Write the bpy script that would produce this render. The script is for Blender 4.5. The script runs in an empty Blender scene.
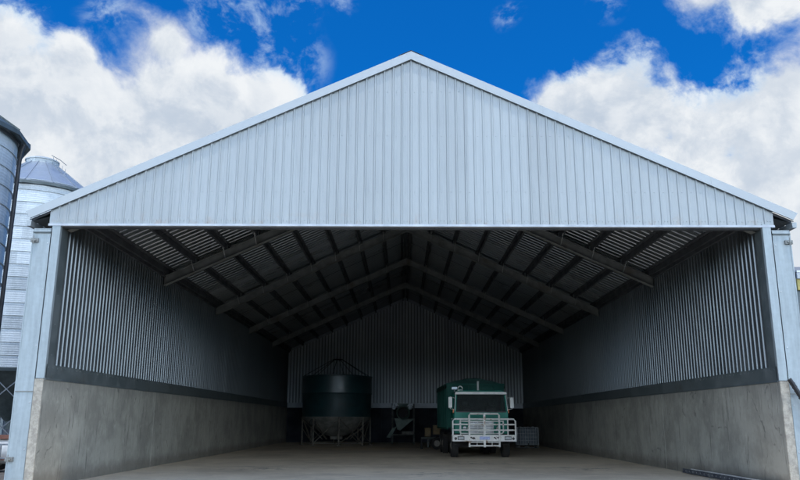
import bpy, bmesh, math, random
from mathutils import Vector, Matrix
random.seed(7)
R = math.radians
SC = bpy.context.scene
COL = SC.collection

# ------------------------------------------------------------------ mesh builder
class MB:
    def __init__(s): s.v = []; s.f = []; s.sm = []
    def add(s, vs, fs, smooth=False):
        b = len(s.v); s.v += [tuple(p) for p in vs]
        for f in fs: s.f.append([b + i for i in f]); s.sm.append(smooth)
    def box(s, x0, x1, y0, y1, z0, z1):
        s.add([(x0,y0,z0),(x1,y0,z0),(x1,y1,z0),(x0,y1,z0),(x0,y0,z1),(x1,y0,z1),(x1,y1,z1),(x0,y1,z1)],
              [(0,3,2,1),(4,5,6,7),(0,1,5,4),(1,2,6,5),(2,3,7,6),(3,0,4,7)])
    def prism(s, pts, axis, a, b):
        # polygon pts extruded along an axis ('x','y','z')
        def P(p, t): return (t,p[0],p[1]) if axis=='x' else ((p[0],t,p[1]) if axis=='y' else (p[0],p[1],t))
        n = len(pts)
        s.add([P(p,a) for p in pts] + [P(p,b) for p in pts],
              [list(range(n))[::-1], list(range(n,2*n))] + [(i,(i+1)%n,n+(i+1)%n,n+i) for i in range(n)])
    def bar(s, a, b, w, h=None, up=(0,0,1)):
        # rectangular bar from a to b
        h = h or w; a = Vector(a); b = Vector(b); d = (b-a).normalized(); up = Vector(up)
        if abs(d.dot(up)) > .98: up = Vector((0,1,0))
        r = d.cross(up).normalized(); u = r.cross(d).normalized()
        vs = [p + r*(sx*w/2) + u*(sz*h/2) for p in (a,b) for sx,sz in ((-1,-1),(1,-1),(1,1),(-1,1))]
        s.add(vs, [(0,3,2,1),(4,5,6,7),(0,1,5,4),(1,2,6,5),(2,3,7,6),(3,0,4,7)])
    def tube(s, pts, r, n=10, cap=True):
        pts = [Vector(p) for p in pts]; rings = []
        for i, p in enumerate(pts):
            d = (pts[min(i+1,len(pts)-1)] - pts[max(i-1,0)]).normalized()
            up = Vector((0,0,1)) if abs(d.z) < .95 else Vector((0,1,0))
            a = d.cross(up).normalized(); c = a.cross(d)
            rr = r[i] if isinstance(r,(list,tuple)) else r
            rings.append([p + a*(math.cos(2*math.pi*k/n)*rr) + c*(math.sin(2*math.pi*k/n)*rr) for k in range(n)])
        vs = [v for g in rings for v in g]; fs = []
        for i in range(len(pts)-1):
            for k in range(n): fs.append((i*n+k, i*n+(k+1)%n, (i+1)*n+(k+1)%n, (i+1)*n+k))
        s.add(vs, fs, True)
        if cap:
            s.add(rings[0], [list(range(n))[::-1]]); s.add(rings[-1], [list(range(n))])
    def lathe(s, prof, c=(0,0), n=48, axis='z', smooth=True, closed=False):
        # prof: list of (r, t); axis z about (cx,cy), or axis x about (cy,cz)
        vs = []
        for r, t in prof:
            for k in range(n):
                a = 2*math.pi*k/n
                if axis == 'z': vs.append((c[0]+r*math.cos(a), c[1]+r*math.sin(a), t))
                elif axis == 'x': vs.append((t, c[0]+r*math.cos(a), c[1]+r*math.sin(a)))
                else: vs.append((c[0]+r*math.cos(a), t, c[1]+r*math.sin(a)))
        fs = []
        m = len(prof)
        for i in range(m - (0 if closed else 1)):
            j = (i+1) % m
            for k in range(n): fs.append((i*n+k, i*n+(k+1)%n, j*n+(k+1)%n, j*n+k))
        s.add(vs, fs, smooth)
    def disc(s, c, r, t, n=24, axis='z'):
        vs = []
        for k in range(n):
            a = 2*math.pi*k/n
            vs.append((c[0]+r*math.cos(a), c[1]+r*math.sin(a), t) if axis=='z' else ((t, c[0]+r*math.cos(a), c[1]+r*math.sin(a)) if axis=='x' else (c[0]+r*math.cos(a), t, c[1]+r*math.sin(a))))
        s.add(vs, [list(range(n))])
    def strip(s, prof, fn, ts, smooth=False):
        # prof: (s, offset) list, fn(s, off, t) -> point
        n = len(prof); vs = [fn(a, o, t) for t in ts for a, o in prof]; fs = []
        for j in range(len(ts)-1):
            for i in range(n-1): fs.append((j*n+i, j*n+i+1, (j+1)*n+i+1, (j+1)*n+i))
        s.add(vs, fs, smooth)
    def build(s, name, m, parent=None, bevel=0, kind=None, label=None, sharp=35):
        me = bpy.data.meshes.new(name); me.from_pydata(s.v, [], s.f); me.validate()
        for p, q in zip(me.polygons, s.sm): p.use_smooth = q
        bm = bmesh.new(); bm.from_mesh(me); bmesh.ops.recalc_face_normals(bm, faces=bm.faces); bm.to_mesh(me); bm.free()
        me.set_sharp_from_angle(angle=R(sharp))
        me.materials.append(m)
        o = bpy.data.objects.new(name, me); COL.objects.link(o)
        if parent is not None: o.parent = parent
        if bevel:
            b = o.modifiers.new('bevel', 'BEVEL'); b.width = bevel; b.segments = 2; b.limit_method = 'ANGLE'; b.angle_limit = R(50)
        if kind: o['kind'] = kind
        if label: o['label'] = label
        return o

def thing(name, label, cat, loc=(0,0,0), rz=0, group=None):
    o = bpy.data.objects.new(name, None); COL.objects.link(o); o.empty_display_size = .3
    o.location = loc; o.rotation_euler = (0,0,rz); o['label'] = label; o['category'] = cat
    if group: o['group'] = group
    return o
def copy_tree(o, parent=None):
    kids = list(o.children); c = o.copy(); COL.objects.link(c)
    if parent is not None: c.parent = parent
    for k in kids: copy_tree(k, c)
    return c

# ------------------------------------------------------------------ materials
class NT:
    def __init__(s, nt): s.nt = nt
    def n(s, t, **kw):
        x = s.nt.nodes.new(t)
        for k, v in kw.items():
            if k == 'ins':
                for a, b in v.items():
                    if isinstance(b, bpy.types.NodeSocket): s.nt.links.new(b, x.inputs[a])
                    else: x.inputs[a].default_value = b
            else: setattr(x, k, v)
        return x
    def math(s, op, a, b=0.0, c=0.0, clamp=False): return s.n('ShaderNodeMath', operation=op, use_clamp=clamp, ins={0:a,1:b,2:c}).outputs[0]
    def vmath(s, op, a, b=(0,0,0)): return s.n('ShaderNodeVectorMath', operation=op, ins={0:a,1:b})
    def mix(s, f, a, b, blend='MIX'):
        x = s.n('ShaderNodeMix', data_type='RGBA', blend_type=blend)
        for i, v in ((0,f),(6,a),(7,b)):
            if isinstance(v, bpy.types.NodeSocket): s.nt.links.new(v, x.inputs[i])
            else: x.inputs[i].default_value = (*v,1) if isinstance(v,(tuple,list)) and len(v)==3 else v
        return x.outputs[2]
    def noise(s, vec, scale, detail=4, rough=.55, dist=0.0):
        return s.n('ShaderNodeTexNoise', ins={'Vector':vec,'Scale':scale,'Detail':detail,'Roughness':rough,'Distortion':dist}).outputs[0]
    def ramp(s, v, lo, hi, a=0.0, b=1.0, smooth=True):
        return s.n('ShaderNodeMapRange', interpolation_type='SMOOTHSTEP' if smooth else 'LINEAR', ins={0:v,1:lo,2:hi,3:a,4:b}).outputs[0]
    def stretch(s, vec, sc): return s.n('ShaderNodeMapping', ins={'Vector':vec,'Scale':sc}).outputs[0]

def newmat(name):
    m = bpy.data.materials.new(name); m.use_nodes = True; nt = m.node_tree; nt.nodes.clear()
    t = NT(nt); out = t.n('ShaderNodeOutputMaterial'); b = t.n('ShaderNodeBsdfPrincipled')
    nt.links.new(b.outputs[0], out.inputs[0])
    co = t.n('ShaderNodeTexCoord').outputs['Object']
    return m, t, b, co
def link(t, a, b): t.nt.links.new(a, b)
def bump(t, b, h, strength=.3, dist=.02):
    x = t.n('ShaderNodeBump', ins={'Strength':strength,'Distance':dist,'Height':h}); link(t, x.outputs[0], b.inputs['Normal'])

def pm(name, c1, c2=None, scale=3, rough=.6, metal=0, bmp=0, sc=(1,1,1), dirt=None, dscale=1.2, dlo=.5, dhi=.7, rvar=.1, spec=.5):
    """two-tone weathered surface: base noise between c1 and c2, optional dirt patches"""
    c2 = c2 or tuple(x*.8 for x in c1)
    m, t, b, co = newmat(name)
    v = t.stretch(co, sc)
    n = t.noise(v, scale, 6)
    col = t.mix(t.ramp(n,.35,.65), c1, c2)
    if dirt:
        d = t.ramp(t.noise(t.vmath('ADD', co, (7,3,1)).outputs[0], dscale, 8, .65), dlo, dhi)
        col = t.mix(d, col, dirt)
    link(t, col, b.inputs['Base Color'])
    link(t, t.ramp(n,.3,.7,max(0.05,rough-rvar),min(1,rough+rvar)), b.inputs['Roughness'])
    b.inputs['Metallic'].default_value = metal
    b.inputs['Specular IOR Level'].default_value = spec
    if bmp: bump(t, b, t.noise(co, scale*8, 4), bmp, .01)
    return m

def galv(name, base, var, rough, metal, axis, pitch=.76, streak=.25, spangle=60):
    """metal sheeting: tone per sheet, faint streaks running down, spangle"""
    m, t, b, co = newmat(name)
    sep = t.n('ShaderNodeSeparateXYZ', ins={0:co})
    k = t.math('FLOOR', t.math('DIVIDE', sep.outputs['XYZ'.index(axis)], pitch))
    wn = t.n('ShaderNodeTexWhiteNoise', noise_dimensions='1D', ins={'W':k}).outputs[0]
    s = {'X':(4,1,.35),'Y':(1,4,.35),'R':(1,1,1)}[axis] if axis in 'XY' else (1,1,1)
    st = t.noise(t.stretch(co, s), 2.2, 6, .6)
    fine = t.noise(co, spangle, 2)
    big = t.noise(co, .55, 3)
    f = t.math('ADD', t.math('MULTIPLY', wn, .35), t.math('ADD', t.math('MULTIPLY', st, streak), t.math('ADD', t.math('MULTIPLY', fine, .3), t.math('MULTIPLY', big, .4))))
    col = t.mix(t.ramp(f, .35, 1.0, smooth=False), tuple(x*(1-var) for x in base), tuple(min(1,x*(1+var*.6)) for x in base))
    dirt = t.ramp(t.noise(t.stretch(co, (2.5,2.5,.5)), 1.1, 8, .7), .58, .8)
    col = t.mix(t.math('MULTIPLY', dirt, .3), col, tuple(x*.62 for x in (base[0]*1.05, base[1], base[2]*.9)))
    link(t, col, b.inputs['Base Color'])
    link(t, t.ramp(f,.3,1.0, rough-.08, rough+.1), b.inputs['Roughness'])
    b.inputs['Metallic'].default_value = metal
    if name == 'gable_sheet_metal':
        dn_ = t.noise(t.stretch(co, (2.2,1,.5)), 1.6, 3)
        drt = t.ramp(t.noise(t.stretch(co, (5,5,.22)), 1.3, 9, .7), .50, .74)
        top = t.math('ADD', sep.outputs[2], t.math('MULTIPLY', t.math('ABSOLUTE', sep.outputs[0]), .455))
        tf = t.ramp(top, 9.2, 11.1, .15, .75)
        c2 = t.mix(t.math('MULTIPLY', t.math('MULTIPLY', drt, tf), .65), col, (.33,.32,.29))
        ft = t.math('MULTIPLY', t.ramp(sep.outputs[2], 6.95, 6.5), t.ramp(t.noise(co, 3.0, 7, .7), .50, .68))
        c2 = t.mix(t.math('MULTIPLY', ft, .55), c2, (.38,.31,.25))
        # lap edge of each sheet reads as a thin darker line
        lap = t.math('FRACT', t.math('DIVIDE', t.math('ADD', sep.outputs[0], .10), .96))
        c2 = t.mix(t.math('MULTIPLY', t.ramp(lap, .020, .0, 0, 1), .45), c2, (.25,.27,.28))
        link(t, c2, b.inputs['Base Color'])
        bump(t, b, t.math('ADD', t.math('MULTIPLY', dn_, 2.5), st), .35, .03)
    else:
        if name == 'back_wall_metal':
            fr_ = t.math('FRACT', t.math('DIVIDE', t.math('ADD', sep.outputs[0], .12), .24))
            rib_shade = t.ramp(t.math('ABSOLUTE', t.math('SUBTRACT', fr_, .5)), .28, .12)  # shade of the ribs painted in as dark lines
            c2 = t.mix(t.math('MULTIPLY', rib_shade, .72), col, (.16,.17,.175)); link(t, c2, b.inputs['Base Color'])
        bump(t, b, t.math('ADD', t.math('MULTIPLY', big, 3.0), st), .12, .02)
    return m

M = {}
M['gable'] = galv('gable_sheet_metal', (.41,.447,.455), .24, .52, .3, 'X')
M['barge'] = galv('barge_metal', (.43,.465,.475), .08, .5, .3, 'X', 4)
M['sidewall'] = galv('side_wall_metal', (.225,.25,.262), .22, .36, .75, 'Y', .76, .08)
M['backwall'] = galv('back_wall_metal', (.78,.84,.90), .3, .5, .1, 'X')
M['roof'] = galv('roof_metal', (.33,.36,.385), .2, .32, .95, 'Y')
M['roof_out'] = M['roof']
M['flash_dark'] = pm('dark_slate_flashing', (.10,.125,.13), (.14,.165,.17), 2, .5, .2, dirt=(.09,.095,.09), dlo=.55, dhi=.8)
M['darkwall'] = pm('shade_dark_concrete', (.022,.028,.04), (.014,.018,.028), 1.2, .8, 0, .2, dirt=(.05,.05,.05), dlo=.55, dhi=.8)  # back wall concrete, its deep shade put into the near-black colour
M['flash_light'] = pm('pale_base_flashing', (.50,.54,.58), (.42,.46,.50), 2, .5, .2)
M['column'] = galv('galvanised_column', (.33,.38,.395), .40, .48, .3, 'X', 9, .9, 9)
M['rafter'] = pm('dusty_galvanised_rafter', (.29,.305,.295), (.215,.23,.22), 2.2, .6, .2, dirt=(.18,.16,.13), dlo=.5, dhi=.75)
M['purlin'] = pm('dull_purlin_steel', (.11,.12,.13), (.085,.09,.10), 2, .6, .4)
M['bolt'] = pm('zinc_bolt', (.6,.62,.63), (.45,.46,.47), 8, .4, .7)
M['screw'] = pm('roofing_screw', (.42,.45,.48), (.3,.33,.36), 20, .5, .5)
M['rubber'] = pm('tyre_rubber', (.012,.012,.013), (.02,.019,.018), 6, .85, 0, .3, dirt=(.05,.045,.038), dlo=.5, dhi=.75)
M['black'] = pm('black_plastic', (.012,.013,.015), (.02,.02,.022), 5, .5)
M['silo'] = None

def concrete_mat(name, c, tint_dark, wall=True):
    m, t, b, co = newmat(name)
    sep = t.n('ShaderNodeSeparateXYZ', ins={0:co})
    blot = t.noise(co, .8, 8, .62)
    mid = t.noise(co, 3.5, 6, .6)
    col = t.mix(t.ramp(blot,.36,.66), c, tuple(x*.68 for x in c))
    col = t.mix(t.math('MULTIPLY', t.ramp(mid,.45,.75), .35), col, tuple(x*1.25 for x in c))
    # run-down streaks
    wn_ = t.vmath('MULTIPLY_ADD', t.n('ShaderNodeTexNoise', ins={'Vector':co,'Scale':1.1,'Detail':4.0}).outputs[1], (.5,.5,.9)); wn_.inputs[2].default_value = (-.25,-.25,-.45)
    warp_ = t.vmath('ADD', co, wn_.outputs[0]).outputs[0]
    st = t.noise(t.stretch(warp_, (3.2,3.2,.55)), 1.5, 10, .72)
    fade = t.ramp(sep.outputs[2], 0.1, 2.6, .35, 1.0)
    col = t.mix(t.math('MULTIPLY', t.math('MULTIPLY', t.ramp(st,.48,.72), fade), .55), col, tint_dark)
    # narrow dark drips
    dr = t.noise(t.stretch(t.n('ShaderNodeVectorMath', operation='ADD', ins={0:co,1:(3,9,2)}).outputs[0], (9,9,.7)), 1.0, 8, .75, .3)
    col = t.mix(t.math('MULTIPLY', t.ramp(dr,.56,.66), .7), col, tuple(x*.5 for x in tint_dark))
    # pale efflorescence
    pl = t.noise(t.stretch(co, (1.2,1.2,.8)), 2.1, 8, .7)
    col = t.mix(t.math('MULTIPLY', t.ramp(pl,.58,.72), .4), col, tuple(min(1,x*1.5) for x in c))
    # formwork tie holes, dirty splash line at the foot, damp stain under the cladding
    ft = t.math('MULTIPLY', t.ramp(t.math('ADD', sep.outputs[2], t.math('MULTIPLY', mid, -.5)), .25, -.12), .6)
    col = t.mix(ft, col, (.13,.115,.095))
    tp = t.math('MULTIPLY', t.ramp(t.math('ADD', sep.outputs[2], t.math('MULTIPLY', st, 1.3)), 2.7, 3.35), .55)
    col = t.mix(tp, col, tint_dark)
    vc = t.n('ShaderNodeTexVoronoi', feature='DISTANCE_TO_EDGE', ins={'Vector':t.stretch(warp_, (.55,.55,.22)),'Scale':1.2}).outputs[0]
    ck = t.math('MULTIPLY', t.ramp(vc, .0, .012, 1.0, 0.0), t.ramp(mid,.48,.6))
    col = t.mix(t.math('MULTIPLY', ck, .6), col, (.07,.07,.065))
    # small pits
    pit = t.n('ShaderNodeTexVoronoi', ins={'Vector':co,'Scale':22.0}).outputs[0]
    pf = t.math('MULTIPLY', t.ramp(pit, .0, .10, 1.0, 0.0), t.ramp(blot,.45,.6))
    col = t.mix(t.math('MULTIPLY', pf, .5), col, tuple(x*.4 for x in c))
    link(t, col, b.inputs['Base Color']); b.inputs['Roughness'].default_value = .85
    bump(t, b, t.math('ADD', t.math('ADD', t.math('MULTIPLY', blot, 1.5), t.noise(co, 40, 4)), t.math('MULTIPLY', pf, -1.0)), .35, .012)
    return m
M['concrete'] = concrete_mat('stained_precast_concrete', (.40,.395,.345), (.20,.20,.18))
def edge_mat():
    m, t, b, co = newmat('pale_rough_concrete_edge')
    n = t.noise(co, 9, 6, .7); n2 = t.noise(co, 2.2, 4)
    col = t.mix(t.ramp(n,.35,.65), (.50,.46,.38), (.33,.30,.25)); col = t.mix(t.ramp(n2,.5,.7), col, (.26,.25,.22))
    link(t, col, b.inputs['Base Color']); b.inputs['Roughness'].default_value = .9
    bump(t, b, n, .9, .03); return m
M['concrete_edge'] = edge_mat()

def floor_mat():
    m, t, b, co = newmat('dusty_concrete_floor')
    big = t.noise(co, .22, 8, .6); mid = t.noise(co, 1.3, 8, .65); fine = t.noise(co, 11, 6, .7)
    lane = t.noise(t.stretch(co, (.9,.45,1)), .8, 10, .72, 1.0)
    swp = t.noise(t.stretch(co, (.5,.9,1)), 1.0, 9, .7, 1.5)
    col = t.mix(t.ramp(big,.35,.65), (.84,.715,.555), (.64,.535,.405))
    col = t.mix(t.math('MULTIPLY', t.ramp(lane,.40,.70), .5), col, (.93,.80,.63))
    col = t.mix(t.math('MULTIPLY', t.ramp(swp,.52,.72), .35), col, (.42,.365,.30))
    col = t.mix(t.math('MULTIPLY', t.ramp(mid,.5,.72), .6), col, (.92,.79,.62))
    col = t.mix(t.math('MULTIPLY', t.ramp(fine,.5,.75), .4), col, (.42,.365,.30))
    # spilled grain dust in front of the bin, dark oily patches
    for cx_, cy_, rr_, cc_, th in ((-2.6,47,4.2,(.80,.60,.30),.5),(-3.5,39,2.6,(.75,.58,.32),.58),(3.0,31,1.8,(.10,.085,.07),.55),(1.0,24.5,1.6,(.16,.13,.10),.57),(-5.0,27,2.2,(.20,.165,.13),.56),(6.2,27.5,1.9,(.18,.15,.12),.56)):
        dd = t.n('ShaderNodeVectorMath', operation='DISTANCE', ins={0:co,1:(cx_,cy_,0)}).outputs['Value']
        mk = t.math('MULTIPLY', t.ramp(dd, rr_, rr_*.3), t.ramp(t.noise(co, 1.9, 9, .72), th-.06, th+.08))
        col = t.mix(t.math('MULTIPLY', mk, .75), col, cc_)
    # wandering wheel tracks
    wv = t.n('ShaderNodeTexWave', wave_type='RINGS', ins={'Vector':t.stretch(t.vmath('ADD', co, (14,-62,0)).outputs[0], (1,.8,1)),'Scale':.10,'Distortion':3.5,'Detail':4,'Detail Scale':.6}).outputs[1]
    col = t.mix(t.math('MULTIPLY', t.math('MULTIPLY', t.ramp(wv,.82,.97), t.ramp(mid,.42,.6)), .16), col, (.27,.23,.18))
    link(t, col, b.inputs['Base Color'])
    b.inputs['Roughness'].default_value = .95; b.inputs['Specular IOR Level'].default_value = .1
    bump(t, b, t.math('ADD', mid, t.math('MULTIPLY', fine, .6)), .25, .01)
    return m
def ground_mat():
    m, t, b, co = newmat('pale_gravel_ground')
    big = t.noise(co, .12, 6); fine = t.noise(co, 14, 6, .7); v = t.n('ShaderNodeTexVoronoi', ins={'Vector':co,'Scale':9.0}).outputs[0]
    col = t.mix(t.ramp(big,.4,.65), (.19,.172,.15), (.14,.127,.11)); col = t.mix(t.ramp(fine,.4,.7), col, (.12,.11,.095))
    far = t.ramp(t.vmath('LENGTH', co).outputs['Value'], 70, 140)
    col = t.mix(far, col, (.14,.15,.06))
    link(t, col, b.inputs['Base Color']); b.inputs['Roughness'].default_value = .95
    bump(t, b, t.math('ADD', fine, v), .6, .03); return m

def silo_mat():
    m, t, b, co = newmat('galvanised_silo_sheet')
    sep = t.n('ShaderNodeSeparateXYZ', ins={0:co})
    ang = t.math('ARCTAN2', sep.outputs[1], sep.outputs[0])
    ring = t.math('FLOOR', t.math('DIVIDE', sep.outputs[2], .68))
    seg = t.math('FLOOR', t.math('MULTIPLY', t.math('ADD', ang, t.math('MULTIPLY', ring, .37)), 1.3))
    wn = t.n('ShaderNodeTexWhiteNoise', noise_dimensions='2D', ins={'Vector':t.n('ShaderNodeCombineXYZ', ins={0:ring,1:seg}).outputs[0]}).outputs[0]
    sp = t.noise(co, 14, 4, .7); st = t.noise(t.stretch(co,(2,2,.4)), 2, 6, .65)
    f = t.math('ADD', t.math('MULTIPLY', wn, .35), t.math('ADD', t.math('MULTIPLY', sp, .65), t.math('MULTIPLY', st, .5)))
    col = t.mix(t.ramp(f,.3,.95,smooth=False), (.30,.335,.345), (.68,.73,.74))
    link(t, col, b.inputs['Base Color']); b.inputs['Metallic'].default_value = .2
    link(t, t.ramp(f,.3,.95,.38,.6), b.inputs['Roughness'])
    bump(t, b, t.math('ADD', t.math('ADD', st, t.math('MULTIPLY', wn, .6)), t.math('MULTIPLY', t.math('SINE', t.math('MULTIPLY', sep.outputs[2], 55.4)), .5)), .35, .02); return m
M['silo'] = silo_mat()
M['silo_roof'] = pm('blue_grey_silo_roof_sheet', (.36,.41,.47), (.28,.33,.39), 1.5, .45, .4)
M['skirt'] = pm('dark_green_grey_eave_sheet', (.10,.125,.125), (.075,.095,.095), 3, .5, .3)
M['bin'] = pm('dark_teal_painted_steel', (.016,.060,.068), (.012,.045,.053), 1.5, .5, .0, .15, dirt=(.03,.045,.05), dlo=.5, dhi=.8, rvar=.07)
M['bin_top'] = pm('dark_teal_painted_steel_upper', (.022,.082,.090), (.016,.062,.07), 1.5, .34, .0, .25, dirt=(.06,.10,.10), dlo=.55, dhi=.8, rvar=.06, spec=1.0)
M['hopper'] = pm('dusty_hopper_steel', (.26,.26,.235), (.16,.16,.145), 2, .7, .0, dirt=(.34,.31,.26))
M['rustleg'] = pm('weathered_leg_steel', (.17,.155,.125), (.10,.09,.075), 5, .7, .1, .2, dirt=(.24,.22,.18))
M['rod'] = pm('thin_dark_rod', (.03,.04,.045), None, 4, .5, .3)
M['cab'] = pm('green_truck_paint', (.004,.20,.148), (.003,.165,.122), 1.2, .38, 0, 0, dirt=(.02,.10,.075), dlo=.55, dhi=.8, spec=.25)
M['body'] = pm('faded_green_bin_paint', (.004,.085,.062), (.003,.06,.047), 1.0, .55, 0, 0, dirt=(.03,.075,.06), dlo=.55, dhi=.8, spec=.2)
M['tarp'] = pm('dark_green_tarpaulin', (.004,.05,.04), (.003,.036,.03), 3, .6, 0, .3, spec=.25)
M['white'] = pm('chipped_white_bull_bar_paint', (.76,.76,.74), (.66,.66,.63), 4, .4, 0, 0, dirt=(.30,.20,.13), dscale=5, dlo=.56, dhi=.66)
M['white2'] = pm('white_cab_trim_paint', (.86,.87,.84), (.76,.77,.74), 3, .45, 0, 0)
M['grille'] = pm('silver_grille_metal', (.45,.46,.46), (.35,.36,.36), 6, .35, .7)
M['orange'] = pm('amber_lens', (.65,.16,.02), (.5,.1,.01), 4, .3)
M['lamp'] = pm('clear_lamp_lens', (.5,.52,.52), (.35,.37,.38), 9, .12, .3)
M['chassis'] = pm('dark_chassis_steel', (.02,.02,.021), (.03,.028,.026), 4, .7, .2)
M['rim'] = pm('dusty_white_rim', (.25,.23,.2), (.15,.14,.12), 5, .6, .1)
M['seat'] = pm('grey_cab_upholstery', (.10,.10,.10), (.06,.06,.06), 5, .8)
M['curtain'] = pm('pale_cab_lining', (.05,.06,.06), (.03,.035,.035), 3, .8)
M['yellow'] = pm('worn_yellow_paint', (.15,.095,.02), (.10,.065,.02), 3, .6, 0, 0, dirt=(.05,.04,.025), dlo=.45, dhi=.65)
M['greygreen'] = pm('grey_green_machine_paint', (.09,.14,.115), (.06,.10,.085), 2.5, .5, .1, 0, dirt=(.20,.19,.15), dlo=.55, dhi=.8)
M['darkframe'] = pm('dark_machine_frame', (.07,.08,.075), (.04,.05,.048), 4, .6, .2)
M['ibc'] = pm('blue_grey_tank_plastic', (.10,.13,.15), (.075,.10,.12), 2, .45, 0)
M['cage'] = pm('galvanised_cage_tube', (.30,.33,.35), (.2,.22,.24), 5, .45, .7)
M['pallet'] = pm('grey_pallet', (.20,.20,.19), (.13,.13,.12), 5, .8)
M['dshed'] = galv('dark_slate_shed_sheet', (.055,.065,.08), .2, .6, .1, 'X')
M['fascia_y'] = pm('dull_yellow_beam_paint', (.50,.42,.12), (.40,.33,.10), 2, .6, 0)
M['tank'] = pm('white_poly', (.62,.63,.62), (.5,.51,.5), 3, .5)
M['redbrown'] = pm('red_brown_primer', (.22,.09,.06), (.15,.06,.04), 3, .7)
M['angle'] = pm('dark_galvanised_angle', (.13,.15,.18), (.08,.09,.12), 6, .5, .5, dirt=(.4,.4,.38), dscale=4, dlo=.6, dhi=.7)
M['strapwhite'] = pm('white_strip', (.70,.70,.68), (.5,.5,.5), 7, .6)

def glass_mat():
    m, t, b, co = newmat('dark_windscreen_glass')
    b.inputs['Base Color'].default_value = (.30,.36,.36,1); b.inputs['Roughness'].default_value = .04
    b.inputs['Transmission Weight'].default_value = .9; b.inputs['IOR'].default_value = 1.3
    n = t.noise(co, 3, 4); link(t, t.ramp(n,.4,.8,.02,.06), b.inputs['Roughness'])
    return m
M['glass'] = glass_mat()
def plate_mat():
    m, t, b, co = newmat('number_plate_enamel')
    sep = t.n('ShaderNodeSeparateXYZ', ins={0:co})
    # illegible at this distance: blue strokes on white enamel
    ch = t.n('ShaderNodeTexBrick', ins={'Vector':t.stretch(t.n('ShaderNodeCombineXYZ', ins={0:sep.outputs[0],1:sep.outputs[2],2:0.0}).outputs[0],(1,1,1)),'Scale':9.0,'Mortar Size':.03,'Color1':(.03,.10,.50,1),'Color2':(.30,.42,.75,1),'Mortar':(.75,.78,.85,1)})
    link(t, ch.outputs[0], b.inputs['Base Color']); b.inputs['Roughness'].default_value = .4; return m
M['plate'] = plate_mat()

# ------------------------------------------------------------------ dimensions of the shed
W = 9.03          # inner face of side walls
Y0 = 19.0         # plane of the gable
Y1 = 59.7         # back wall
ZC = 2.58         # top of concrete
ZF = 6.50         # bottom edge of gable sheeting
SL = .455         # roof slope
ZR = 11.10        # underside of roof sheeting at the ridge
PORT = [19.45, 27.7, 35.7, 43.7, 51.7, 59.35]
def zr(x): return ZR - SL*abs(x)

# ------------------------------------------------------------------ setting: ground, floor
g = MB(); g.add([(-900,-900,-.02),(900,-900,-.02),(900,900,-.02),(-900,900,-.02)], [(0,1,2,3)])
g.build('ground', ground_mat(), kind='structure')
g = MB(); nx, ny = 40, 90
vs = []; 
for j in range(ny+1):
    for i in range(nx+1):
        x = -9.3 + 18.6*i/nx; y = 17.2 + (Y1+.3-17.2)*j/ny
        vs.append((x, y, .004 + .006*math.sin(x*1.1+y*.4)*math.sin(y*.7)))
g.add(vs, [(j*(nx+1)+i, j*(nx+1)+i+1, (j+1)*(nx+1)+i+1, (j+1)*(nx+1)+i) for j in range(ny) for i in range(nx)], True)
g.build('floor', floor_mat(), kind='structure')

# ------------------------------------------------------------------ the shed
shed = thing('grain_shed', 'large open fronted gable shed of pale ribbed metal on concrete walls', 'shed', (0, Y0, 0))
class SM(MB):
    """built in world coordinates, shifted to the shed's origin"""
    def build(s, name, m, parent=None, **k):
        if parent is None: parent = shed
        s.v = [(a, b-Y0, c) for a, b, c in s.v]
        return MB.build(s, name, m, parent, **k)

def rib_profile(a, b, pitch=.24, h=.035, base=.075, top=.03, mid=True):
    """list of (s, offset) across a trapezoid-ribbed sheet"""
    out = [(a, 0)]; s = math.ceil((a+base)/pitch)*pitch
    while s + base/2 < b:
        out += [(s-base/2,0),(s-top/2,h),(s+top/2,h),(s+base/2,0)]
        if mid and s+pitch-base < b:
            c = s+pitch/2; out += [(c-.018,0),(c,.004),(c+.018,0)]
        s += pitch
    out.append((b,0)); return out

# gable: ribs stand towards the camera (-y)
gb = SM(); prof = rib_profile(-9.34, 9.34, .24, .030, .064, .030)
gb.strip(prof, lambda s, o, t: (s, Y0 - o*.8, ZF + t*(ZR+.075-SL*abs(s)-ZF)), [0,1])
sc_ = gb
for z in (6.62, 7.40, 8.95, 10.2):
    x = -9.12
    while x < 9.2:
        if z < zr(x) - .25:
            for dx in (.09,) if abs(z-6.62) > .01 else (.06, .14):
                px_ = x + dx + random.uniform(-.006,.006); pz = z + random.uniform(-.01,.01)
                sc_.lathe([(.0,Y0-.018),(.006,Y0-.014),(.010,Y0-.004),(.010,Y0-.001)], (px_,pz), 8, 'y', False)
        x += .24
gb.build('gable_cladding', M['gable'])
# trim along the foot of the gable, in two lengths that lap
t_ = SM(); t_.box(-7.85, 9.345, Y0-.038, Y0-.033, ZF-.035, ZF+.022); t_.box(-7.85, 9.345, Y0-.033, Y0+.10, ZF-.035, ZF-.030); t_.build('fascia_trim', M['flash_light'])
t_ = SM(); t_.box(-9.345, -7.80, Y0-.045, Y0-.040, ZF-.040, ZF+.018); t_.box(-9.345, -7.80, Y0-.040, Y0+.10, ZF-.042, ZF-.037); t_.build('fascia_trim', M['flash_light'])
# header channel behind the trim
t_ = SM(); t_.box(-9.2, 9.2, Y0+.11, Y0+.17, ZF-.06, ZF+.16); t_.box(-9.2, 9.2, Y0+.17, Y0+.25, ZF-.06, ZF-.05); t_.build('header_channel', M['purlin'])
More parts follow.
